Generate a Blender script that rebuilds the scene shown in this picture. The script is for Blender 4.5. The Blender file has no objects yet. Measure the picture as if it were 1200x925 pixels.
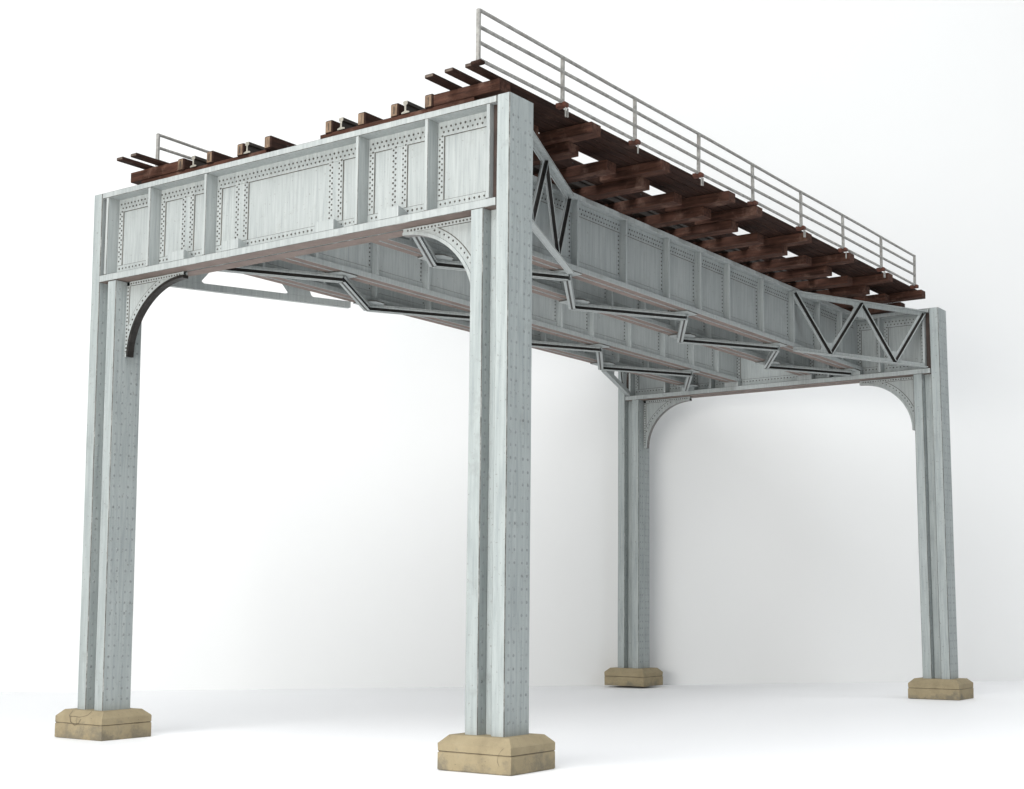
import bpy, math, random
from mathutils import Vector, Matrix
random.seed(7)
U = 0.01                      # one unit below = 0.01 m
L = 187.0                     # distance between the two bents
scene = bpy.context.scene
COL = scene.collection

# ------------------------------------------------------------------ materials
def new_mat(name):
    m = bpy.data.materials.new(name); m.use_nodes = True
    nt = m.node_tree; b = nt.nodes['Principled BSDF']
    return m, nt, b
def pos_node(nt, scale=(1, 1, 1)):
    g = nt.nodes.new('ShaderNodeNewGeometry')
    mp = nt.nodes.new('ShaderNodeMapping'); mp.inputs['Scale'].default_value = scale
    nt.links.new(g.outputs['Position'], mp.inputs['Vector'])
    return mp.outputs['Vector']
def noise(nt, vec, scale, detail=4, rough=0.55):
    n = nt.nodes.new('ShaderNodeTexNoise'); n.inputs['Scale'].default_value = scale
    n.inputs['Detail'].default_value = detail; n.inputs['Roughness'].default_value = rough
    nt.links.new(vec, n.inputs['Vector']); return n.outputs['Fac']
def ramp(nt, fac, stops):
    r = nt.nodes.new('ShaderNodeValToRGB'); e = r.color_ramp.elements
    while len(e) > 1: e.remove(e[-1])
    e[0].position, e[0].color = stops[0][0], (*stops[0][1], 1)
    for p, c in stops[1:]:
        k = e.new(p); k.color = (*c, 1)
    nt.links.new(fac, r.inputs['Fac']); return r.outputs['Color']
def mix(nt, fac, a, b, mode='MIX'):
    m = nt.nodes.new('ShaderNodeMix'); m.data_type = 'RGBA'; m.blend_type = mode
    if isinstance(fac, (int, float)): m.inputs['Factor'].default_value = fac
    else: nt.links.new(fac, m.inputs['Factor'])
    for s, x in (('A', a), ('B', b)):
        i = [q for q in m.inputs if q.name == s and q.type == 'RGBA'][0]
        if isinstance(x, tuple): i.default_value = (*x, 1)
        else: nt.links.new(x, i)
    return [q for q in m.outputs if q.type == 'RGBA'][0]
def g3(v): return (v, v, v)
def bump(nt, b, fac, strength, dist):
    n = nt.nodes.new('ShaderNodeBump'); n.inputs['Strength'].default_value = strength
    n.inputs['Distance'].default_value = dist
    nt.links.new(fac, n.inputs['Height']); nt.links.new(n.outputs['Normal'], b.inputs['Normal'])

def mottled(name, light, dark, grime, grime_lo, grime_hi, streak=(1, 1, 0.12), sc=120, rough=0.55, spec=0.35, spots=None, bmp=0.25):
    m, nt, b = new_mat(name)
    v = pos_node(nt); vs = pos_node(nt, streak)
    st = noise(nt, vs, sc, 6, 0.65)
    base = ramp(nt, st, [(0.32, dark), (0.66, light)])
    gr = noise(nt, v, 26, 6, 0.7)
    gmask = ramp(nt, gr, [(grime_lo, g3(0)), (grime_hi, g3(1))])
    base = mix(nt, gmask, base, grime)
    if spots:
        sp = noise(nt, v, 190, 3, 0.6)
        smask = ramp(nt, sp, [(spots[1], g3(0)), (spots[1] + 0.05, g3(spots[2]))])
        base = mix(nt, smask, base, spots[0])
    nt.links.new(base, b.inputs['Base Color'])
    b.inputs['Roughness'].default_value = rough
    b.inputs['Specular IOR Level'].default_value = spec
    fine = noise(nt, v, 420, 3, 0.6)
    bump(nt, b, fine, bmp, 0.0006)
    return m
PAINT = mottled('grey_steel_paint', (0.405, 0.430, 0.424), (0.295, 0.320, 0.319), (0.27, 0.282, 0.268), 0.58, 0.90, streak=(1, 1, 0.05), sc=210, spots=((0.22, 0.22, 0.20), 0.66, 0.7))
PAINT_COL = mottled('grey_column_paint', (0.375, 0.408, 0.404), (0.265, 0.296, 0.297), (0.21, 0.225, 0.215), 0.58, 0.90, streak=(1, 1, 0.06), sc=170, spots=((0.20, 0.20, 0.18), 0.64, 0.7))
RIVPAINT = mottled('grimy_rivet_paint', (0.29, 0.315, 0.315), (0.21, 0.23, 0.23), (0.16, 0.17, 0.17), 0.5, 0.75, streak=(1, 1, 1), sc=40)
EDGE = mottled('worn_paint_edge', (0.16, 0.16, 0.148), (0.05, 0.05, 0.045), (0.32, 0.33, 0.315), 0.52, 0.68, streak=(1, 1, 1), sc=60)
WASH = mottled('dark_panel_wash', (0.13, 0.12, 0.10), (0.05, 0.047, 0.04), (0.17, 0.16, 0.14), 0.55, 0.8, streak=(1, 1, 1), sc=90)
RIVET = mottled('dark_rivet_wash', (0.10, 0.095, 0.085), (0.055, 0.052, 0.047), (0.16, 0.155, 0.14), 0.5, 0.8, streak=(1, 1, 1), sc=60)
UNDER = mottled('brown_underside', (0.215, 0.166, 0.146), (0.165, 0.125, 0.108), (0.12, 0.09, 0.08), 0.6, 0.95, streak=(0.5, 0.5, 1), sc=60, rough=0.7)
BLACKW = mottled('black_and_hollow_shade', (0.028, 0.024, 0.022), (0.010, 0.009, 0.008), (0.055, 0.046, 0.04), 0.55, 0.8, streak=(1, 1, 1), sc=80, rough=0.5)  # near-black; also paints shade into the hollows of bracing and lattice
GREYW = mottled('dark_grey_underside', (0.22, 0.215, 0.205), (0.13, 0.125, 0.12), (0.08, 0.075, 0.07), 0.52, 0.8, streak=(1, 1, 1), sc=80)  # dark grey for the lower faces of the knee flanges
RAILG = mottled('weathered_handrail_grey', (0.36, 0.355, 0.335), (0.17, 0.165, 0.155), (0.24, 0.22, 0.20), 0.5, 0.75, streak=(1, 1, 1), sc=110, rough=0.45, spec=0.5)
RUST = mottled('rust_brown_bracket', (0.12, 0.038, 0.022), (0.045, 0.017, 0.011), (0.03, 0.014, 0.01), 0.5, 0.75, streak=(1, 1, 1), sc=90, rough=0.7)
WOODX = mottled('brown_wood_across', (0.090, 0.041, 0.028), (0.024, 0.0112, 0.008), (0.165, 0.10, 0.076), 0.53, 0.78, streak=(0.10, 1, 1), sc=150, rough=0.7, spec=0.12, spots=((0.40, 0.27, 0.2), 0.735, 0.5), bmp=0.5)
WOODY = mottled('brown_wood_along', (0.038, 0.018, 0.0128), (0.014, 0.0068, 0.0052), (0.08, 0.045, 0.033), 0.56, 0.82, streak=(1, 0.10, 1), sc=150, rough=0.7, spec=0.12, bmp=0.5)
ENDG = mottled('pale_end_grain', (0.28, 0.195, 0.13), (0.085, 0.052, 0.035), (0.05, 0.03, 0.02), 0.5, 0.7, streak=(1, 1, 0.3), sc=110, rough=0.75)
ENDP = mottled('grey_plank_end', (0.16, 0.125, 0.10), (0.055, 0.04, 0.032), (0.05, 0.032, 0.024), 0.5, 0.7, streak=(1, 1, 1), sc=110, rough=0.75)
RAILS = mottled('dark_rail_side', (0.03, 0.022, 0.017), (0.012, 0.01, 0.008), (0.03, 0.022, 0.017), 0.5, 0.8, streak=(1, 0.1, 1), sc=110, rough=0.5)
def metal(name, col, rough):
    m, nt, b = new_mat(name); v = pos_node(nt)
    n = noise(nt, v, 140, 4); nt.links.new(ramp(nt, n, [(0.35, tuple(c * 0.7 for c in col)), (0.65, col)]), b.inputs['Base Color'])
    b.inputs['Metallic'].default_value = 0.75; b.inputs['Roughness'].default_value = rough; return m
BRIGHT = metal('bright_cut_metal', (0.95, 0.90, 0.78), 0.35)
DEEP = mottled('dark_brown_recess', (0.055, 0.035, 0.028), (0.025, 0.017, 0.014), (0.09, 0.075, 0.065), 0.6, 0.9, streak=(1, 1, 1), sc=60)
def make_concrete():
    m, nt, b = new_mat('tan_worn_concrete')
    v = pos_node(nt); n = noise(nt, v, 30, 6, 0.65)
    base = ramp(nt, n, [(0.3, (0.25, 0.205, 0.128)), (0.52, (0.30, 0.248, 0.155)), (0.75, (0.335, 0.28, 0.18))])
    # dark weathering blotches that sit low on the blocks
    big = noise(nt, v, 22, 5, 0.7)
    sx = nt.nodes.new('ShaderNodeSeparateXYZ'); nt.links.new(v, sx.inputs[0])
    mr = nt.nodes.new('ShaderNodeMapRange'); mr.inputs['From Min'].default_value = 0.0; mr.inputs['From Max'].default_value = 0.045
    mr.inputs['To Min'].default_value = 0.16; mr.inputs['To Max'].default_value = -0.10
    nt.links.new(sx.outputs['Z'], mr.inputs['Value'])
    ad = nt.nodes.new('ShaderNodeMath'); ad.operation = 'ADD'; nt.links.new(big, ad.inputs[0]); nt.links.new(mr.outputs[0], ad.inputs[1])
    bm_ = ramp(nt, ad.outputs[0], [(0.57, g3(0)), (0.72, g3(0.75))])
    base = mix(nt, bm_, base, (0.15, 0.135, 0.105))
    sp = noise(nt, v, 260, 3, 0.6)
    base = mix(nt, ramp(nt, sp, [(0.66, g3(0)), (0.72, g3(0.6))]), base, (0.13, 0.11, 0.08))
    nt.links.new(base, b.inputs['Base Color']); b.inputs['Roughness'].default_value = 0.8
    b.inputs['Specular IOR Level'].default_value = 0.25
    f = noise(nt, v, 150, 5, 0.65); bump(nt, b, f, 0.6, 0.0012)
    return m
CONC = make_concrete()
CRACK = mottled('dark_concrete_crack', (0.17, 0.135, 0.088), (0.08, 0.062, 0.04), (0.2, 0.16, 0.10), 0.5, 0.7, streak=(1, 1, 1), sc=60)
def white(name, col, var, rough, sc):
    m, nt, b = new_mat(name); v = pos_node(nt)
    n = noise(nt, v, sc, 5, 0.6)
    nt.links.new(ramp(nt, n, [(0.3, tuple(c * (1 - var) for c in col)), (0.7, col)]), b.inputs['Base Color'])
    b.inputs['Roughness'].default_value = rough; b.inputs['Specular IOR Level'].default_value = 0.25
    f = noise(nt, v, 60, 4); bump(nt, b, f, 0.05, 0.002)
    return m
WALLM = white('matt_white_wall', (0.785, 0.79, 0.788), 0.015, 0.9, 1.3)
TABLEM = white('smooth_white_table', (0.925, 0.93, 0.94), 0.008, 0.55, 2.0)

# ------------------------------------------------------------------ mesh builder
class MB:
    def __init__(s, mats): s.v = []; s.f = []; s.m = []; s.mats = mats
    def face(s, pts, mat=0):
        b = len(s.v); s.v += [tuple(p) for p in pts]; s.f.append(tuple(range(b, b + len(pts)))); s.m.append(mat)
    def obox(s, o, ax, ay, az, c=0.08, mat=0, edge=None, faces=None):
        """box from corner o along ax, ay, az; chamfer c; faces: {'x-':mat, ...}"""
        o, ax, ay, az = map(Vector, (o, ax, ay, az))
        ln = [ax.length, ay.length, az.length]
        if ax.cross(ay).dot(az) < 0: o, ax = o + ax, -ax
        A = [ax / ln[0], ay / ln[1], az / ln[2]]
        c = min(c, min(ln) * 0.45)
        edge = mat if edge is None else edge
        idx = {}
        for sx in (0, 1):
            for sy in (0, 1):
                for sz in (0, 1):
                    sg = (sx, sy, sz)
                    for k in range(3):
                        p = o.copy()
                        for j in range(3):
                            t = ln[j] if sg[j] else 0.0
                            if j != k: t += -c if sg[j] else c
                            p = p + A[j] * t
                        idx[(sg, k)] = len(s.v); s.v.append(tuple(p))
        nm = 'xyz'
        for k in range(3):
            a, b = (k + 1) % 3, (k + 2) % 3
            for sd in (0, 1):
                q = []
                for (ua, ub) in ((0, 0), (1, 0), (1, 1), (0, 1)):
                    sg = [0, 0, 0]; sg[k] = sd; sg[a] = ua; sg[b] = ub; q.append(idx[(tuple(sg), k)])
                if not sd: q.reverse()
                mm = mat
                if faces: mm = faces.get(nm[k] + ('+' if sd else '-'), mat)
                s.f.append(tuple(q)); s.m.append(mm)
            for ua in (0, 1):
                for ub in (0, 1):
                    sg0 = [0, 0, 0]; sg0[a] = ua; sg0[b] = ub; sg1 = list(sg0); sg1[k] = 1
                    q = [idx[(tuple(sg0), a)], idx[(tuple(sg1), a)], idx[(tuple(sg1), b)], idx[(tuple(sg0), b)]]
                    if ua != ub: q.reverse()
                    q.reverse()
                    s.f.append(tuple(q)); s.m.append(edge)
        for sx in (0, 1):
            for sy in (0, 1):
                for sz in (0, 1):
                    sg = (sx, sy, sz); q = [idx[(sg, 0)], idx[(sg, 1)], idx[(sg, 2)]]
                    if (sx + sy + sz) % 2 == 0: q.reverse()
                    s.f.append(tuple(q)); s.m.append(edge)
    def box(s, x0, x1, y0, y1, z0, z1, **k):
        s.obox((x0, y0, z0), (x1 - x0, 0, 0), (0, y1 - y0, 0), (0, 0, z1 - z0), **k)
    def bar(s, p0, p1, up, w, h, **k):
        """beam from p0 to p1; cross-section w (sideways, centred) by h (along up, starting at the line)"""
        p0, p1, up = Vector(p0), Vector(p1), Vector(up)
        d = p1 - p0; side = d.cross(up).normalized(); u = side.cross(d).normalized()
        s.obox(p0 - side * (w / 2), d, side * w, u * h, **k)
    def rivet(s, c, n, r=0.21, h=0.12, mat=0, seg=6):
        c, n = Vector(c), Vector(n).normalized()
        t = Vector((0, 0, 1)) if abs(n.z) < 0.9 else Vector((1, 0, 0))
        a = n.cross(t).normalized(); b = n.cross(a)
        r *= random.uniform(0.88, 1.12)
        base = len(s.v)
        for (rr, hh) in ((r, -0.02), (r * 0.72, h * 0.75)):
            for i in range(seg):
                an = 2 * math.pi * (i + 0.25) / seg
                s.v.append(tuple(c + (a * math.cos(an) + b * math.sin(an)) * rr + n * hh))
        s.v.append(tuple(c + n * h))
        for i in range(seg):
            j = (i + 1) % seg
            s.f.append((base + i, base + j, base + seg + j, base + seg + i)); s.m.append(mat)
            s.f.append((base + seg + i, base + seg + j, base + 2 * seg)); s.m.append(mat)
    def prism(s, poly, d, mat=0, side=None):
        """extrude closed polygon (list of 3-D points, counter-clockwise seen against d) by d"""
        d = Vector(d); p = [Vector(q) for q in poly]; q = [a + d for a in p]
        side = mat if side is None else side
        s.face(list(reversed(p)), mat); s.face(q, mat)
        for i in range(len(p)):
            j = (i + 1) % len(p); s.face([p[i], p[j], q[j], q[i]], side)
    def build(s, name, parent=None, warp=None, smooth=False):
        me = bpy.data.meshes.new(name)
        vs = [(warp(Vector(p)) if warp else Vector(p)) * U for p in s.v]
        me.from_pydata(vs, [], s.f)
        for m in s.mats: me.materials.append(m)
        me.polygons.foreach_set('material_index', s.m)
        if smooth: me.polygons.foreach_set('use_smooth', [True] * len(s.f))
        me.update()
        o = bpy.data.objects.new(name, me); COL.objects.link(o)
        if parent: o.parent = parent
        return o
def copy_part(o, parent, dx=0, dy=0, dz=0, label=None):
    c = o.copy(); COL.objects.link(c); c.parent = parent
    c.location = Vector(o.location) + Vector((dx, dy, dz)) * U
    return c
def copy_tree(o, parent, dx=0, dy=0, dz=0):
    c = copy_part(o, parent, dx, dy, dz)
    for ch in list(o.children): copy_part(ch, c)
    return c

# ------------------------------------------------------------------ the model bridge: one rigid thing
bridge = bpy.data.objects.new('railway_bridge', None); COL.objects.link(bridge)
bridge['label'] = 'grey riveted model railway bridge on four tall columns with brown timber track deck'
bridge['category'] = 'model bridge'

P = [PAINT, EDGE, WASH, RIVET, UNDER]        # indices 0..4
HB = 3.1                                      # half depth (along track) of bents
ZB = 84.65                                    # underside of the cross girders
ZT = 102.0                                    # top of bents
GX = (-25.75, -11.5, 11.4, 25.65)             # longitudinal girders

# ---- columns and footings
def column(sx, far, foot):
    y0 = L if far else 0.0
    cx = sx * 46.313
    top = Vector((-0.27 if far else 0.0, 0, 0)); foot = Vector(foot)
    def warp(p):
        t = (p.z - 5.1) / (ZT - 5.1)
        q = p + foot * (1 - t) + top * t
        # slight waviness of the hand-cut strips
        return q + Vector((0.018 * math.sin(p.z * 0.11 + sx * 2 + y0), 0.012 * math.sin(p.z * 0.33 + y0), 0))
    C = [PAINT_COL, EDGE, WASH, RIVPAINT]
    def long_box(mb, x0, x1, ya, yb, z0, z1, faces=None):
        n = 14
        # chamfered strip, cut into short lengths so that it can bow
        c = 0.13
        sec = [(x0 + c, ya, 0), (x1 - c, ya, 1), (x1, ya + c, 0), (x1, yb - c, 1), (x1 - c, yb, 0), (x0 + c, yb, 1), (x0, yb - c, 0), (x0, ya + c, 1)]
        base = len(mb.v)
        for i in range(n + 1):
            z = z0 + (z1 - z0) * i / n
            for (x, y, _) in sec: mb.v.append((x, y, z))
        for i in range(n):
            for k in range(8):
                a = base + i * 8 + k; b2 = base + i * 8 + (k + 1) % 8
                mb.f.append((a, b2, b2 + 8, a + 8)); mb.m.append(0 if sec[k][2] == 0 else 1)
        mb.f.append(tuple(base + k for k in reversed(range(8)))); mb.m.append(0)
        mb.f.append(tuple(base + n * 8 + k for k in range(8))); mb.m.append(0)
    D, t = 7.374, 2.469
    xi0, xi1 = (cx - D / 2, cx - D / 2 + t) if sx > 0 else (cx + D / 2 - t, cx + D / 2)     # inner flange
    xo0, xo1 = (cx + D / 2 - t, cx + D / 2) if sx > 0 else (cx - D / 2, cx - D / 2 + t)     # outer flange
    web = MB(C)
    wx0, wx1 = (xi1 - 0.05, xo0 + 0.05) if sx > 0 else (xo1 - 0.05, xi0 + 0.05)
    long_box(web, wx0, wx1, y0 - 1.2, y0 + 1.2, 5.0, ZB)
    # stepped cover angles in the corners of the recess
    col = web.build('column', bridge, warp)
    for nm, (a, b, z1) in (('inner_flange', (xi0, xi1, ZB - 0.05)), ('outer_flange', (xo0, xo1, ZT))):
        mb = MB(C); long_box(mb, a, b, y0 - HB, y0 + HB, 5.05, z1)
        # faint rows of raised rivets on the broad faces
        for (fx, nx) in ((a, -1), (b, 1)):
            z = 7.0
            while z < z1 - 1.5:
                for yy in (-2.2, -0.95, 0.95, 2.2):
                    if nm == 'inner_flange' and z > 68 and abs(yy) < 1 and nx * sx < 0: continue
                    mb.rivet((fx, y0 + yy, z), (nx, 0, 0), 0.27, 0.06, 3)
                z += 1.95
        mb.build(nm, col, warp)
    # footing: two cast blocks, the upper one bevelled
    f = MB([CONC, CRACK])
    fx, fy, fz = cx + foot.x, y0 + foot.y, foot.z
    a, b = 6.774, 5.462
    def ring(k, z, j=0.0):
        return [(fx + sx_ * (a - k) + random.uniform(-j, j), fy + sy_ * (b - k) + random.uniform(-j, j), fz + z + random.uniform(-j, j)) for sx_, sy_ in ((-1, -1), (1, -1), (1, 1), (-1, 1))]
    def skin(levels):
        rs = [ring(*lv[:3]) for lv in levels]
        f.face(list(reversed(rs[0])), 0)
        for i in range(len(rs) - 1):
            for k in range(4):
                l = (k + 1) % 4; f.face([rs[i][k], rs[i][l], rs[i + 1][l], rs[i + 1][k]], levels[i][3] if len(levels[i]) > 3 else 0)
        f.face(rs[-1], 0)
    skin([(0.10, 0.0, 0.04), (0.0, 0.12, 0.04), (0.0, 2.52, 0.05, 0), (0.16, 2.66, 0.0)])
    skin([(0.18, 2.60, 0.0, 1), (0.02, 2.78, 0.03), (0.0, 3.85, 0.04), (0.14, 4.05, 0.03), (1.14, 5.02, 0.03), (1.26, 5.09, 0.02)])
    # hairline cracks and chips as thin dark ribbons lying on the faces
    def ribbon(pts, nrm, w=0.07):
        n = Vector(nrm)
        for i in range(len(pts) - 1):
            p, q = Vector(pts[i]), Vector(pts[i + 1]); sd = (q - p).cross(n).normalized() * w
            off = n * 0.035
            f.face([p - sd + off, q - sd + off, q + sd + off, p + sd + off], 1)
    yf = fy - b
    if sx < 0 and not far:
        S = [(-3.0, 4.95), (-2.9, 4.1), (-2.35, 3.85), (-2.2, 3.0), (-1.6, 2.75), (-1.0, 2.42), (0.1, 2.75), (0.6, 3.4), (1.2, 4.05), (2.1, 4.3), (2.4, 4.95)]
        cv = lambda x, z: (fx + x, yf + max(0, (z - 3.88)) * 1.01, fz + z)
        ribbon([cv(*q) for q in S], (0, -0.9, 0.35), 0.075)
        ribbon([cv(*q) for q in ((-2.35, 3.95), (-0.9, 4.0), (0.2, 3.9), (1.25, 4.1))], (0, -1, 0.3), 0.06)
        ribbon([cv(*q) for q in ((-0.4, 3.9), (-0.5, 3.3), (-0.3, 2.7))], (0, -1, 0), 0.035)
    if sx > 0 and not far:
        S = [(5.5, 3.8), (4.9, 3.3), (4.5, 2.7), (4.35, 1.9), (4.7, 1.2)]
        ribbon([(fx + x, yf, fz + z) for x, z in S], (0, -1, 0), 0.03)
    f.build('footing', col)
    return col
FEET = {(1, 0): (0, 0, 0), (-1, 0): (0.466, 0.559, -0.43), (1, 1): (0.559, 0.209, 0.03), (-1, 1): (-0.285, -0.159, 0.07)}
for (sx, far), ft in FEET.items(): column(sx, far, ft)

# ---- cross girders
def cross_girder():
    w = MB(P + [DEEP])
    w.box(-47.4, 47.4, -0.42, 0.42, 85.9, 100.9, c=0.02)
    STF = (-45.9, -33.75, -18.4, 18.5, 33.4, 45.85)
    for sg in (-1, 1):
        yf = sg * 0.42; th = 0.16
        n = (0, sg, 0)
        def strip(x0, x1, z0, z1, lift=th, c=0.15):
            y0, y1 = sorted((yf - sg * 0.05, yf + sg * lift)); w.box(x0, x1, y0, y1, z0, z1, c=c, edge=2)
        strip(-47.2, 47.2, 98.45, 101.1); strip(-47.2, 47.2, 85.8, 88.15)
        rl = th + 0.15
        yr = yf + sg * th
        x = -46.9; k = 0
        while x < 47:
            if all(abs(x - s) > 0.55 for s in STF):
                w.rivet((x, yr, 99.2 if k % 2 else 100.0), n, mat=3); 
                if k % 2 == 0: w.rivet((x, yr, 87.45), n, mat=3)
            x += 0.49; k += 1
        x = -46.9; k = 0
        def vert(x0, x1, cols):
            strip(x0, x1, 88.0, 98.6, lift=th + 0.06, c=0.11)
            z = 88.9; k = 0
            while z < 98.3:
                for ci, cxx in enumerate(cols):
                    w.rivet((cxx, yf + sg * (th + 0.06), z + (0.43 if ci % 2 else 0)), n, 0.2, mat=3)
                z += 0.92; k += 1
        for s in STF:
            if s > -45: vert(s - 1.75, s - 0.3, (s - 1.3, s - 0.8))
            if s < 45: vert(s + 0.3, s + 1.75, (s + 0.8, s + 1.3))
        for g in GX:
            vert(g - 1.75, g + 1.75, (g - 1.3, g - 0.8, g + 0.8, g + 1.3))
    for e in (-1, 1):
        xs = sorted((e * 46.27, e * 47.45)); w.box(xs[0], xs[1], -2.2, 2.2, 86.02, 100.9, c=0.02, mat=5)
    wo = w.build('cross_girder', bridge)
    f = MB(P); f.box(-47.45, 47.45, -HB, HB, 100.92, 102.02, c=0.09, edge=1); f.build('top_flange', wo)
    f = MB(P)
    for (y0, y1) in ((-HB, -0.2), (0.2, HB)):
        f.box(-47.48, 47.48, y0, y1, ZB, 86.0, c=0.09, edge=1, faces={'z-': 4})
    f.box(-47.3, 47.3, -0.25, 0.25, ZB + 0.3, 85.95, c=0.02, mat=2)
    f.build('bottom_flange', wo)
    for s in STF:
        for sg in (-1, 1):
            m = MB(P); y0, y1 = sorted((sg * 0.35, sg * (HB - 0.02))); m.box(s - 0.36, s + 0.36, y0, y1, 86.0, 100.95, c=0.07, edge=1); m.build('stiffener', wo)
    for g in GX:
        for sg in (-1, 1):
            m = MB(P)
            prof = [(sg * (HB + 0.015), 85.98), (sg * (HB + 0.015), 87.7), (sg * (HB - 0.4), 87.72), (sg * 0.75, 86.9), (sg * 0.75, 85.98)]
            if sg > 0: prof = [(sg * (HB + 0.015), 85.98), (sg * (HB + 0.015), 87.6), (sg * 0.6, 87.6), (sg * 0.6, 85.98)]
            pts = [(g - 2.15, y, z) for y, z in prof]
            if sg < 0: pts.reverse()
            m.prism(list(reversed(pts)) if False else pts, (4.3, 0, 0), 0)
            m.build('bearing_pad', wo)
    return wo
cg = cross_girder()
cg2 = cg.copy(); COL.objects.link(cg2); cg2.parent = bridge; cg2.location = Vector((-0.27, L, 0)) * U
for ch in list(cg.children): copy_part(ch, cg2)

# ---- curved knee braces
def knee(sx, far):
    X0, X1 = 42.62, 26.6; Z0, Z1 = 70.2, ZB
    pts = []
    N = 22
    rx, rz = X0 - 0.75 - X1, 84.0 - Z0
    for i in range(N + 1):
        a = math.pi / 2 * i / N
        pts.append((X1 + rx * math.cos(a), Z0 + rz * math.sin(a)))
    m = MB(P)
    def quad_strip(pa, pb, y0, y1, mat, matside=None):
        for i in range(len(pa) - 1):
            A, B, C, Dd = pa[i], pa[i + 1], pb[i + 1], pb[i]
            for yy, rev in ((y0, False), (y1, True)):
                q = [(sx * A[0], yy, A[1]), (sx * B[0], yy, B[1]), (sx * C[0], yy, C[1]), (sx * Dd[0], yy, Dd[1])]
                if rev != (sx < 0): q.reverse()
                m.face(q, mat)
        for loop, rev in ((pa, False), (pb, True)):
            for i in range(len(loop) - 1):
                A, B = loop[i], loop[i + 1]
                q = [(sx * A[0], y0, A[1]), (sx * A[0], y1, A[1]), (sx * B[0], y1, B[1]), (sx * B[0], y0, B[1])]
                if rev != (sx < 0): q.reverse()
                m.face(q, mat if matside is None else matside)
    outer = []
    for (x, z) in pts:      # project along to the corner edges
        i = len(outer); 
        outer.append((X0, z) if i <= N // 2 else (x, Z1))
    outer[N // 2] = (X0, Z1)
    quad_strip(pts, outer, -0.35, 0.35, 0)
    def inward(i, d):
        a = math.pi / 2 * i / N
        nx, nz = math.cos(a) / rx, math.sin(a) / rz; l = math.hypot(nx, nz)
        return (pts[i][0] + nx / l * d, pts[i][1] + nz / l * d)
    # angle along the arc, proud of the plate, edged by a dark wash line
    bd = []
    for i in range(N + 1):
        x, z = inward(i, 1.25); bd.append((min(x, X0 - 0.05), min(z, Z1 - 0.05)))
    bd2 = []
    for i in range(N + 1):
        x, z = inward(i, 1.38); bd2.append((min(x, X0 - 0.04), min(z, Z1 - 0.04)))
    quad_strip(pts, bd, -0.47, 0.47, 0, 2)
    quad_strip(bd, bd2, -0.42, 0.42, 2)
    for sg in (-1, 1):
        # angles along column and girder
        y0, y1 = sorted((sg * 0.3, sg * 0.5))
        xa, xb = sorted((sx * (X0 - 0.95), sx * (X0 - 0.02)))
        m.box(xa, xb, y0, y1, Z0 + 0.6, Z1, c=0.13, edge=2)
        xa, xb = sorted((sx * (X1 + 0.6), sx * X0))
        m.box(xa, xb, y0, y1 + 0.0, Z1 - 0.95, Z1 - 0.02, c=0.13, edge=2)
        z = Z0 + 1.0
        while z < Z1 - 0.8:
            m.rivet((sx * (X0 - 0.5), sg * 0.5, z), (0, sg, 0), 0.2, mat=3); z += 0.72
        x = X1 + 1.0
        while x < X0 - 1:
            m.rivet((sx * x, sg * 0.5, Z1 - 0.5), (0, sg, 0), 0.2, mat=3); x += 0.72
        acc = 0
        for i in range(2, N - 1):
            x, z = inward(i, 0.72)
            if x < X0 - 1.0 and z < Z1 - 1.0: m.rivet((sx * x, sg * 0.47, z), (0, sg, 0), 0.2, mat=3)
    shift = (lambda p: p + Vector((-0.27, L, 0))) if far else None
    k = m.build('knee_brace', bridge, shift)
    # curved flange
    UNDERSIDE = 4 if sx < 0 and not far else 5  # near-left flange is near-black below, the others dark grey
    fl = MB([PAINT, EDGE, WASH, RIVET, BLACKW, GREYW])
    lo = [inward(i, -0.55) for i in range(N + 1)]
    lo = [(min(x, X0 - 0.02), z) for x, z in lo]
    m = fl
    w = 0.66
    for i in range(N):
        A, B, C, Dd = lo[i], lo[i + 1], pts[i + 1], pts[i]
        for q, mt in (([(A, -w), (B, -w), (B, w), (A, w)], UNDERSIDE), ([(Dd, -w), (Dd, w), (C, w), (C, -w)], 0), ([(A, -w), (Dd, -w), (C, -w), (B, -w)], UNDERSIDE if UNDERSIDE == 4 else 0), ([(A, w), (B, w), (C, w), (Dd, w)], 0)):
            f = [(sx * p[0], y, p[1]) for p, y in q]
            if sx > 0: f.reverse()
            m.face(f, mt)
    for i, rv in ((0, 0), (N, 1)):
        A, Dd = lo[i], pts[i]
        f = [(sx * A[0], -w, A[1]), (sx * A[0], w, A[1]), (sx * Dd[0], w, Dd[1]), (sx * Dd[0], -w, Dd[1])]
        if rv: f.reverse()
        m.face(f, 4)
    fl.build('curved_flange', k, shift)
    if UNDERSIDE == 4: k['label'] = 'curved corner bracket with a black inner flange'
    return k
for sx in (1, -1):
    for far in (0, 1): knee(sx, far)

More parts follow.
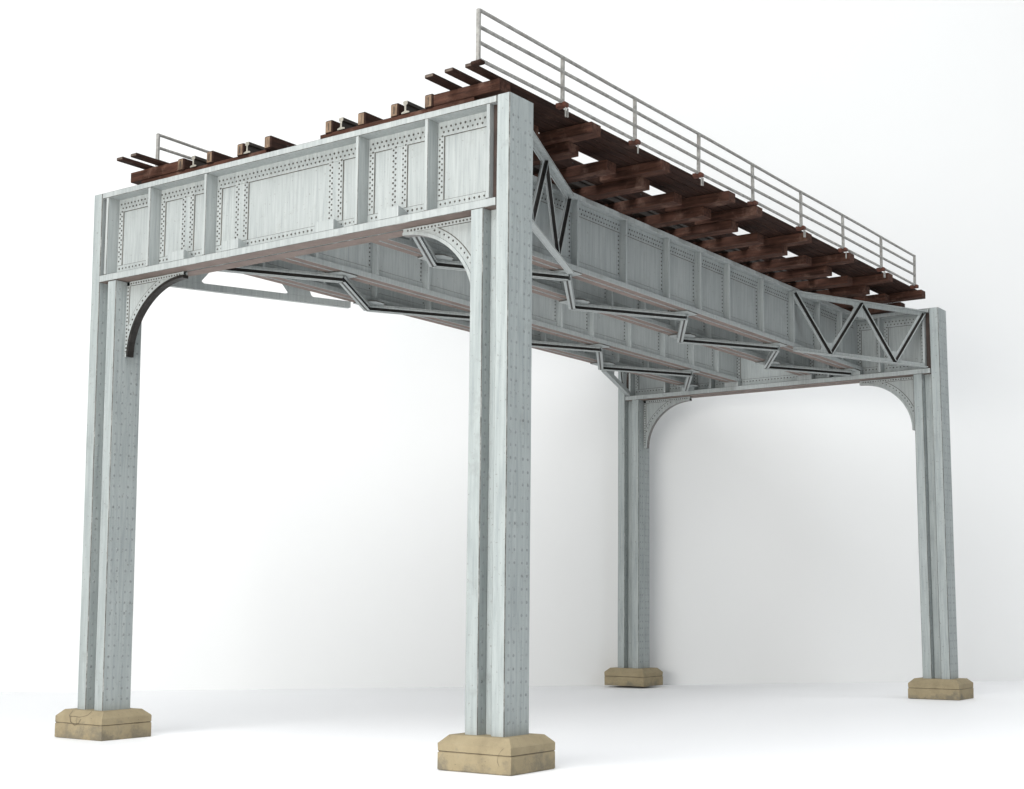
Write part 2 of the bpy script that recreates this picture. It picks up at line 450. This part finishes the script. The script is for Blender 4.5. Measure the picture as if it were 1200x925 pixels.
# ---- longitudinal plate girders
SY = (16.5, 33.0, 48.4, 65.8, 82.7, 96.3, 109.6, 126.6, 143.3, 158.5, 172.5)
ZG0, ZG1 = 87.25, 102.3
def plate_girder():
    w = MB(P)
    w.box(-0.38, 0.38, 0.75, L - 0.75, ZG0 + 0.9, ZG1 - 0.9, c=0.02)
    for sg in (-1, 1):
        xf = sg * 0.38; th = 0.15; n = (sg, 0, 0)
        def strip(y0, y1, z0, z1, lift=th):
            x0, x1 = sorted((xf - sg * 0.05, xf + sg * lift)); w.box(x0, x1, y0, y1, z0, z1, c=0.13, edge=2)
        strip(3.4, L - 3.4, 98.75, ZG1 - 0.95); strip(1.2, L - 1.2, ZG0 + 0.95, 89.9)
        y = 3.9; k = 0
        while y < L - 3.9:
            if all(abs(y - s) > 0.5 for s in SY):
                w.rivet((xf + sg * th, y, 99.4 if k % 2 else 100.3), n, 0.2, mat=3)
            y += 0.5; k += 1
        for s in SY:
            for e in (-1, 1):
                z = 90.4
                while z < 98.6:
                    w.rivet((xf, s + e * 0.85, z), n, 0.2, mat=3); z += 0.85
    wo = w.build('plate_girder', bridge)
    f = MB(P); f.box(-2.0, 2.0, 3.2, L - 3.2, ZG1 - 1.0, ZG1, c=0.09, faces={'z-': 0}); f.build('top_flange', wo)
    f = MB(P)
    for (x0, x1) in ((-2.0, -0.18), (0.18, 2.0)):
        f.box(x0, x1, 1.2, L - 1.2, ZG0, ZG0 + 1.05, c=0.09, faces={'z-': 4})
    f.box(-0.2, 0.2, 1.3, L - 1.3, ZG0 + 0.3, ZG0 + 1.0, c=0.02, mat=2)
    f.build('bottom_flange', wo)
    for s in SY:
        for sg in (-1, 1):
            m = MB(P); x0, x1 = sorted((sg * 0.3, sg * 1.95)); m.box(x0, x1, s - 0.3, s + 0.3, ZG0 + 1.05, ZG1 - 1.0, c=0.06); m.build('stiffener', wo)
    return wo
pg = plate_girder()
for i, gx in enumerate(GX):
    if i == 0: pg.location = Vector((gx, 0, 0)) * U
    else: copy_tree(pg, bridge, gx - GX[0], 0, 0)

# ---- lateral bracing under each pair of girders: L-angles on gusset plates
BR = [PAINT, EDGE, WASH, BLACKW]
def angle_bar(name, p, q, flip=1):
    """L-section: flat leg on top, thin leg hanging down"""
    p, q = Vector(p), Vector(q)
    d = (q - p).normalized(); side = Vector((d.y, -d.x, 0)) * flip
    m = MB(BR)
    up = Vector((0, 0, 1))
    if side.dot(Vector((0.72, -0.69, 0))) < 0: side = -side
    # channel lying on its side: broad pale flange on top, web painted black as the hollow's shade, thin pale lip below
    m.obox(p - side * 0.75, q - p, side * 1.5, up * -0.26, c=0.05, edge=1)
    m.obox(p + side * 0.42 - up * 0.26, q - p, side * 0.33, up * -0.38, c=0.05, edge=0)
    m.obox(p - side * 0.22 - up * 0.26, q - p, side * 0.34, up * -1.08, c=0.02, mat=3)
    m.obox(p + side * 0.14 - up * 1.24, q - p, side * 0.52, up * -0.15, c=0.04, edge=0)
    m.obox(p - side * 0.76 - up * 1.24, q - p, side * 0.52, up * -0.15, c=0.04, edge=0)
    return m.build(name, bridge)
for (xo, xi) in ((GX[3], GX[2]), (GX[0], GX[1])):
    nodes = []
    y = 2.6; k = 0
    while y < L - 1:
        nodes.append((xo if k % 2 == 0 else xi, min(y, L - 4.2), k % 2)); y += 22.45; k += 1
    for i in range(len(nodes) - 1):
        a, b = nodes[i], nodes[i + 1]
        dz = -0.02 if i % 2 else -0.34
        pa = Vector((a[0], a[1], ZG0 - 0.3)); pb = Vector((b[0], b[1], ZG0 - 0.3))
        angle_bar('bracing_angle', pa, pb, 1 if i % 2 else 1)
    for (x, y, kk) in nodes:
        m = MB(BR); s = 1 if (x < xi or x < xo) else -1
        inn = s * 3.6
        pl = [(x - s * 1.9, y - 2.3, ZG0 - 0.29), (x + inn * 0.5, y - 2.9, ZG0 - 0.29), (x + inn, y - 1.3, ZG0 - 0.29), (x + inn, y + 1.3, ZG0 - 0.29), (x + inn * 0.5, y + 2.9, ZG0 - 0.29), (x - s * 1.9, y + 2.3, ZG0 - 0.29)]
        if s < 0: pl.reverse()
        m.prism(pl, (0, 0, 0.27), 0, 1); m.build('gusset_plate', bridge)

# ---- lattice braces between the outer girders and the columns
def lattice(sx, far):
    def W(t, z, off=0.0):        # t=0 at the girder, 1 at the column
        gx, gy, qx, qy = 27.7, 44.5, 46.0, 3.3
        x = gx + (qx - gx) * t; y = gy + (qy - gy) * t
        d = Vector((qx - gx, qy - gy, 0)).normalized(); nrm = Vector((-d.y, d.x, 0))   # points outwards (+x)
        v = Vector((x, y, z)) + nrm * off
        if far: v.y = L - v.y; v.x -= 0.27
        v.x *= sx; return v
    flip = (sx < 0) != bool(far)
    zb, zt = 86.0, 101.2
    back = MB(BR)
    def plate(a, b, w, off, th, mb=None, mat=0, c=0.05):
        mb = mb or back
        pa, pb = W(*a, off), W(*b, off); n = W(0.5, 90, off + th) - W(0.5, 90, off)
        d = pb - pa; sd = d.cross(n).normalized() * w
        mb.obox(pa - sd / 2, d, sd, n, c=c, mat=mat, edge=1)
    plate((0, zb + 0.65), (1, zb + 0.65), 1.3, 0, 0.32)
    plate((0, zt - 0.65), (1, zt - 0.65), 1.3, 0, 0.32)
    V = [(0.01, zt - 0.5), (0.26, zb + 0.5), (0.5, zt - 0.5), (0.75, zb + 0.5), (0.99, zt - 0.5)]
    for i in range(4): plate(V[i], V[i + 1], 1.9, 0.03, 0.26)
    # node gussets
    for (t, z0, dz) in ((0.25, zb + 1.2, 3.8 if sx < 0 else 2.2), (0.755, zb + 1.2, 3.8 if sx < 0 else 2.2), (0.5, zt - 1.2, -3.0)):
        q = [W(t - 0.068, z0, 0.02), W(t + 0.068, z0, 0.02), W(t + 0.056, z0 + dz * 0.1, 0.02), W(t + 0.05, z0 + dz * 0.3, 0.02), W(t + 0.05, z0 + dz, 0.02), W(t - 0.05, z0 + dz, 0.02), W(t - 0.05, z0 + dz * 0.3, 0.02), W(t - 0.056, z0 + dz * 0.1, 0.02)]
        n = W(0.5, 90, 0.28) - W(0.5, 90, 0.02)
        if (q[1] - q[0]).cross(q[2] - q[0]).dot(n) < 0: q.reverse()
        back.prism(q, n, 0, 1)
    lb = back.build('lattice_brace', bridge)
    for i in range(4):       # angle diagonals on the outer face: two pale legs with the hollow's shade painted black between
        m = MB(BR)
        a, b = V[i], V[i + 1]
        pa, pb = W(*a, 0.30), W(*b, 0.30); n = (W(0.5, 90, 1.30) - W(0.5, 90, 0.30))
        sd = (pb - pa).cross(n).normalized()
        if sd.y < 0: sd = -sd
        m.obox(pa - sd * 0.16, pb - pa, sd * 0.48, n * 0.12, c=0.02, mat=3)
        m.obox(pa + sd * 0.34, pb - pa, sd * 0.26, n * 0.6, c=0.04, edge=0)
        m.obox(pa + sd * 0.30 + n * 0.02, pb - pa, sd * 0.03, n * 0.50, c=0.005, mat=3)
        m.build('diagonal', lb)
    m = MB(BR); n = W(0.5, 90, 1) - W(0.5, 90, 0)
    pa, pb = W(0, zb + 0.02, 0.2), W(1, zb + 0.02, 0.2)
    m.obox(pa, pb - pa, (0, 0, 0.3), n * 1.2, c=0.04, edge=1); m.build('bottom_chord', lb)
    m = MB(BR); pa, pb = W(0, zt - 0.32, 0.2), W(1, zt - 0.32, 0.2)
    m.obox(pa, pb - pa, (0, 0, 0.3), n * 1.2, c=0.04, edge=1); m.build('top_chord', lb)
for sx in (1, -1):
    for far in (0, 1): lattice(sx, far)

# ---- track: ties, rails, guard timbers
ZT0, ZT1 = 102.32, 104.25
WX = [WOODX, ENDG, WOODX]
YT = [0.3] + [2.2 + 12.0 * k for k in range(1, 16)]
def wobble(): return random.uniform(-0.45, 0.45)
for (xa, xb) in ((6.6, 40.3), (-40.6, -6.4)):
    for k, y in enumerate(YT):
        m = MB(WX); j = wobble()
        m.box(xa + j * (xa > 0) * 0.4, xb + j, y + 0.15 * wobble(), y + 3.2, ZT0, ZT1 + 0.05 * wobble(), c=0.07, mat=0)
        m.build('tie', bridge)
def guard(x, w=1.75, z0=ZT1 - 0.15, z1=106.45):
    ya, yb = 0.0 + random.uniform(-0.15, 0.15), L - 0.6
    m = MB([WOODY, ENDG, BLACKW])
    m.box(x - w / 2, x + w / 2, ya, yb, z0, z1, c=0.22, mat=0, faces={'y-': 1, 'y+': 1})
    # shake split in the sawn end
    m.box(x - 0.16 + wobble() * 0.4, x + 0.12, ya - 0.03, ya + 0.3, z0 + 0.5 + wobble(), z1 - 0.5, c=0.05, mat=2)
    # bolt heads on the sides
    y = 4.0
    while y < yb:
        for sg in (-1, 1): m.rivet((x + sg * w / 2, y, (z0 + z1) / 2 + 0.2), (sg, 0, 0), 0.2, 0.12, 2)
        y += 12.0
    return m.build('guard_timber', bridge)
for x in (-29.0, -21.1, -13.2, -6.0, 8.75, 16.2, 23.6, 31.1): guard(x)
def rail(x):
    z = ZT1 + 0.02
    prof = [(-0.85, 0), (0.85, 0), (0.85, 0.22), (0.2, 0.42), (0.2, 1.35), (0.48, 1.5), (0.48, 1.98), (0.38, 2.08), (-0.38, 2.08), (-0.48, 1.98), (-0.48, 1.5), (-0.2, 1.35), (-0.2, 0.42), (-0.85, 0.22)]
    m = MB([RAILS, BRIGHT])
    a = [(x + p, 0.05, z + q) for p, q in prof]; b = [(p[0], L - 0.6, p[2]) for p in a]
    m.face(a, 1); m.face(list(reversed(b)), 1)
    for i in range(len(a)):
        j = (i + 1) % len(a); m.face([a[i], b[i], b[j], a[j]], 1 if i == 7 else 0)
    return m.build('rail', bridge)
for x in (-25.6, -11.3, 11.7, 26.1): rail(x)

# ---- walkway beams (outriggers), planks, handrails
YB = [0.15, 24.7, 48.9, 73.2, 85.6, 110.4, 132.6, 156.8, 179.6]
ZP0, ZP1 = 106.25, 106.85
for (xa, xb) in ((32.0, 46.4), (-43.7, -29.9)):
    for k, y in enumerate(YB):
        m = MB(WX); e = random.uniform(-0.5, 0.6)
        if k == 0: x0, x1 = (32.0, 45.5) if xa > 0 else (-43.6, -29.9)
        elif xa > 0: x0, x1 = xa, xb + e
        else: x0, x1 = xa + e, xb
        m.box(x0, x1, y, y + 2.9, ZT1 + 0.03, ZP0 - 0.02, c=0.08)
        m.build('walkway_beam', bridge)
def plank(x0, x1, ya, yb, w0=0):
    m = MB([WOODY, ENDP if ya < 0 else WOODY, BLACKW])
    dz = random.uniform(-0.03, 0.05)
    m.box(x0, x1, ya, yb, ZP0 + dz, ZP1 + dz, c=0.1, faces={'y-': 1, 'y+': 1})
    return m.build('walkway_plank', bridge)
for (x0, x1, ya) in ((35.35, 37.15, -6), (37.3, 39.3, 3.2), (39.45, 41.2, -6.1), (41.35, 43.3, 3.3), (43.45, 44.95, -6.0)):
    plank(x0, x1, ya, 185.2 + random.uniform(-0.5, 0.5))
for (x0, x1, ya) in ((-39.9, -38.1, -6), (-37.95, -36.05, 3.2), (-35.9, -34.15, -6.0), (-43.4, -40.05, 3.3)):
    plank(x0, x1, ya, 185.2 + random.uniform(-0.5, 0.5))
HP = [-5.9, 16.6, 39.3, 62.5, 85.4, 108.5, 131.4, 154.6, 177.3]
def handrail(sx, X, posts, z0):
    R = [RAILG, RAILG]
    post0 = MB(R); zt = 115.1
    x = X
    post0.box(x - 0.32, x + 0.32, posts[0] - 0.32, posts[0] + 0.32, ZP1 - 0.1, zt, c=0.12)
    h = post0.build('handrail', bridge)      # the first post carries the assembly
    ya, yb = posts[0], posts[-1]
    for z in (114.85, 112.35, 109.75, 107.1):
        m = MB(R); off = sx * 0.08
        n = 10
        for i in range(n):
            y0 = ya + (yb - ya) * i / n; y1 = ya + (yb - ya) * (i + 1) / n
            z_a = z + 0.08 * math.sin(y0 * 0.09 + z); z_b = z + 0.08 * math.sin(y1 * 0.09 + z)
            m.obox((x - 0.26 + off, y0, z_a - 0.26), (0.52, 0, 0), (0, y1 - y0, z_b - z_a), (0, 0, 0.52), c=0.13)
        m.build('handrail_bar', h)
    for i, y in enumerate(posts):
        if i:
            m = MB(R); ln = random.uniform(-0.12, 0.12)
            m.obox((x - 0.3, y - 0.3, ZP1 - 0.1), (0.6, 0, 0), (0, 0.6, 0), (ln, random.uniform(-0.15, 0.15), zt - ZP1 + 0.1), c=0.1); m.build('post', h)
        m = MB([RUST if i else WOODY])
        bx = sorted((x - sx * 1.25, x + sx * 0.85))
        m.box(bx[0], bx[1], y - 0.45, y + 0.75, ZP0 + 0.02, ZP1 + 0.28 if i else ZP1 + 0.02, c=0.15); m.build('post_bracket', h)
        if i not in (0, 4, 8):
            m = MB(R); m.box(x + sx * 0.55, x + sx * 0.8, y - 0.15, y + 0.1, ZP0 - 1.75, ZP0 - 0.1, c=0.05)
            if i % 2: m.box(x + sx * 0.55, x + sx * 0.8, y + 0.45, y + 0.7, ZP0 - 1.65, ZP0 - 0.1, c=0.05)
            m.build('bracket_bolt', h)
    return h
handrail(1, 46.0, HP, 0)
handrail(-1, -42.0, [5.0, 27.5, 50, 73, 96, 119, 142, 165, 181], 0)

# ------------------------------------------------------------------ setting: white table and white wall
def tz(x, y): return 0.0046 * (x - 46) + 0.00016 * y - 0.06 - 0.0
A = Vector((-178.0, 72.0)); B = Vector((46.0, 288.0))
d = (B - A).normalized(); n2 = Vector((d.y, -d.x))          # towards the camera
MID = (A + B) / 2
tb = MB([TABLEM])
pa, pb = MID - d * 900, MID + d * 900
pa2, pb2 = MID - d * 330, MID + d * 300
quad = [pa2 + n2 * 470, pb2 + n2 * 470, pb2 - n2 * 1.0, pa2 - n2 * 1.0]
tb.face([(p.x, p.y, tz(p.x, p.y)) for p in quad], 0)
tb.face([(p.x, p.y, tz(p.x, p.y) - 4.0) for p in reversed(quad)], 0)
for i in range(4):
    p, q = quad[i], quad[(i + 1) % 4]
    tb.face([(p.x, p.y, tz(p.x, p.y) - 4), (q.x, q.y, tz(q.x, q.y) - 4), (q.x, q.y, tz(q.x, q.y)), (p.x, p.y, tz(p.x, p.y))], 0)
o = tb.build('ground'); o['kind'] = 'structure'; o['label'] = 'plain white table surface under the model bridge'
wl = MB([WALLM])
q = [pa, pb]
wl.obox((pa.x, pa.y, -10), (pb.x - pa.x, pb.y - pa.y, 0), (-n2.x * 6, -n2.y * 6, 0), (0, 0, 700), c=0.1)
o = wl.build('wall'); o['kind'] = 'structure'; o['label'] = 'plain matt white wall behind the model bridge'

# ------------------------------------------------------------------ camera
F, PU, PV = 1634.3667, 689.4669, 528.4073
cam = bpy.data.cameras.new('camera'); co = bpy.data.objects.new('camera', cam); COL.objects.link(co)
cam.sensor_width = 36; cam.sensor_fit = 'HORIZONTAL'; cam.lens = F / 1200 * 36
cam.shift_x = -(PU - 600) / 1200; cam.shift_y = (PV - 462.5) / 1200
cam.clip_start = 0.05; cam.clip_end = 100
yaw, pitch, roll = (math.radians(a) for a in (-33.89296896, 6.13985141, 0.16707674))
fw = Vector((math.sin(yaw) * math.cos(pitch), math.cos(yaw) * math.cos(pitch), math.sin(pitch)))
r0 = Vector((math.cos(yaw), -math.sin(yaw), 0)); u0 = r0.cross(fw)
c_, s_ = math.cos(roll), math.sin(roll)
rr = r0 * c_ + u0 * s_; uu = -r0 * s_ + u0 * c_
M = Matrix((rr, uu, -fw)).transposed().to_4x4()
M.translation = Vector((174.74996811, -167.04343923, 24.81639975)) * U
co.matrix_world = M
scene.camera = co

# ------------------------------------------------------------------ light
w = bpy.data.worlds.new('World'); scene.world = w; w.use_nodes = True
bg = w.node_tree.nodes['Background']; bg.inputs['Color'].default_value = (0.90, 0.96, 1.0, 1); bg.inputs['Strength'].default_value = 0.12
def area(name, loc, tgt, size, power, col):
    l = bpy.data.lights.new(name, 'AREA'); l.shape = 'RECTANGLE'; l.size, l.size_y = size[0] * U, size[1] * U; l.energy = power; l.color = col
    o = bpy.data.objects.new(name, l); COL.objects.link(o)
    o.location = Vector(loc) * U
    o.rotation_euler = (Vector(tgt) - Vector(loc)).to_track_quat('-Z', 'Y').to_euler()
    return o
wm = Vector((MID.x, MID.y, 0)); nn = Vector((n2.x, n2.y, 0)); dd = Vector((d.x, d.y, 0))
area('key_lamp', (70, -350, 64), (35, 10, 62), (280, 96), 114, (1.0, 0.98, 0.935))
area('side_lamp', (400, -40, 150), (30, 90, 85), (150, 110), 14, (0.82, 0.93, 1.0))
area('wall_fill', wm + dd * 400 + nn * 260 + Vector((0, 0, 360)), wm + dd * 400 + Vector((0, 0, -90)), (760, 200), 105, (1.0, 1.0, 1.0))  # added, unseen fill that lifts the wall's brightness
area('table_fill', (60, -170, 340), (40, 100, 0), (300, 280), 142, (0.98, 0.99, 1.0))  # unseen overhead fill, added to brighten the table

scene.view_settings.view_transform = 'Standard'; scene.view_settings.look = 'None'
scene.view_settings.exposure = -0.02; scene.view_settings.gamma = 1
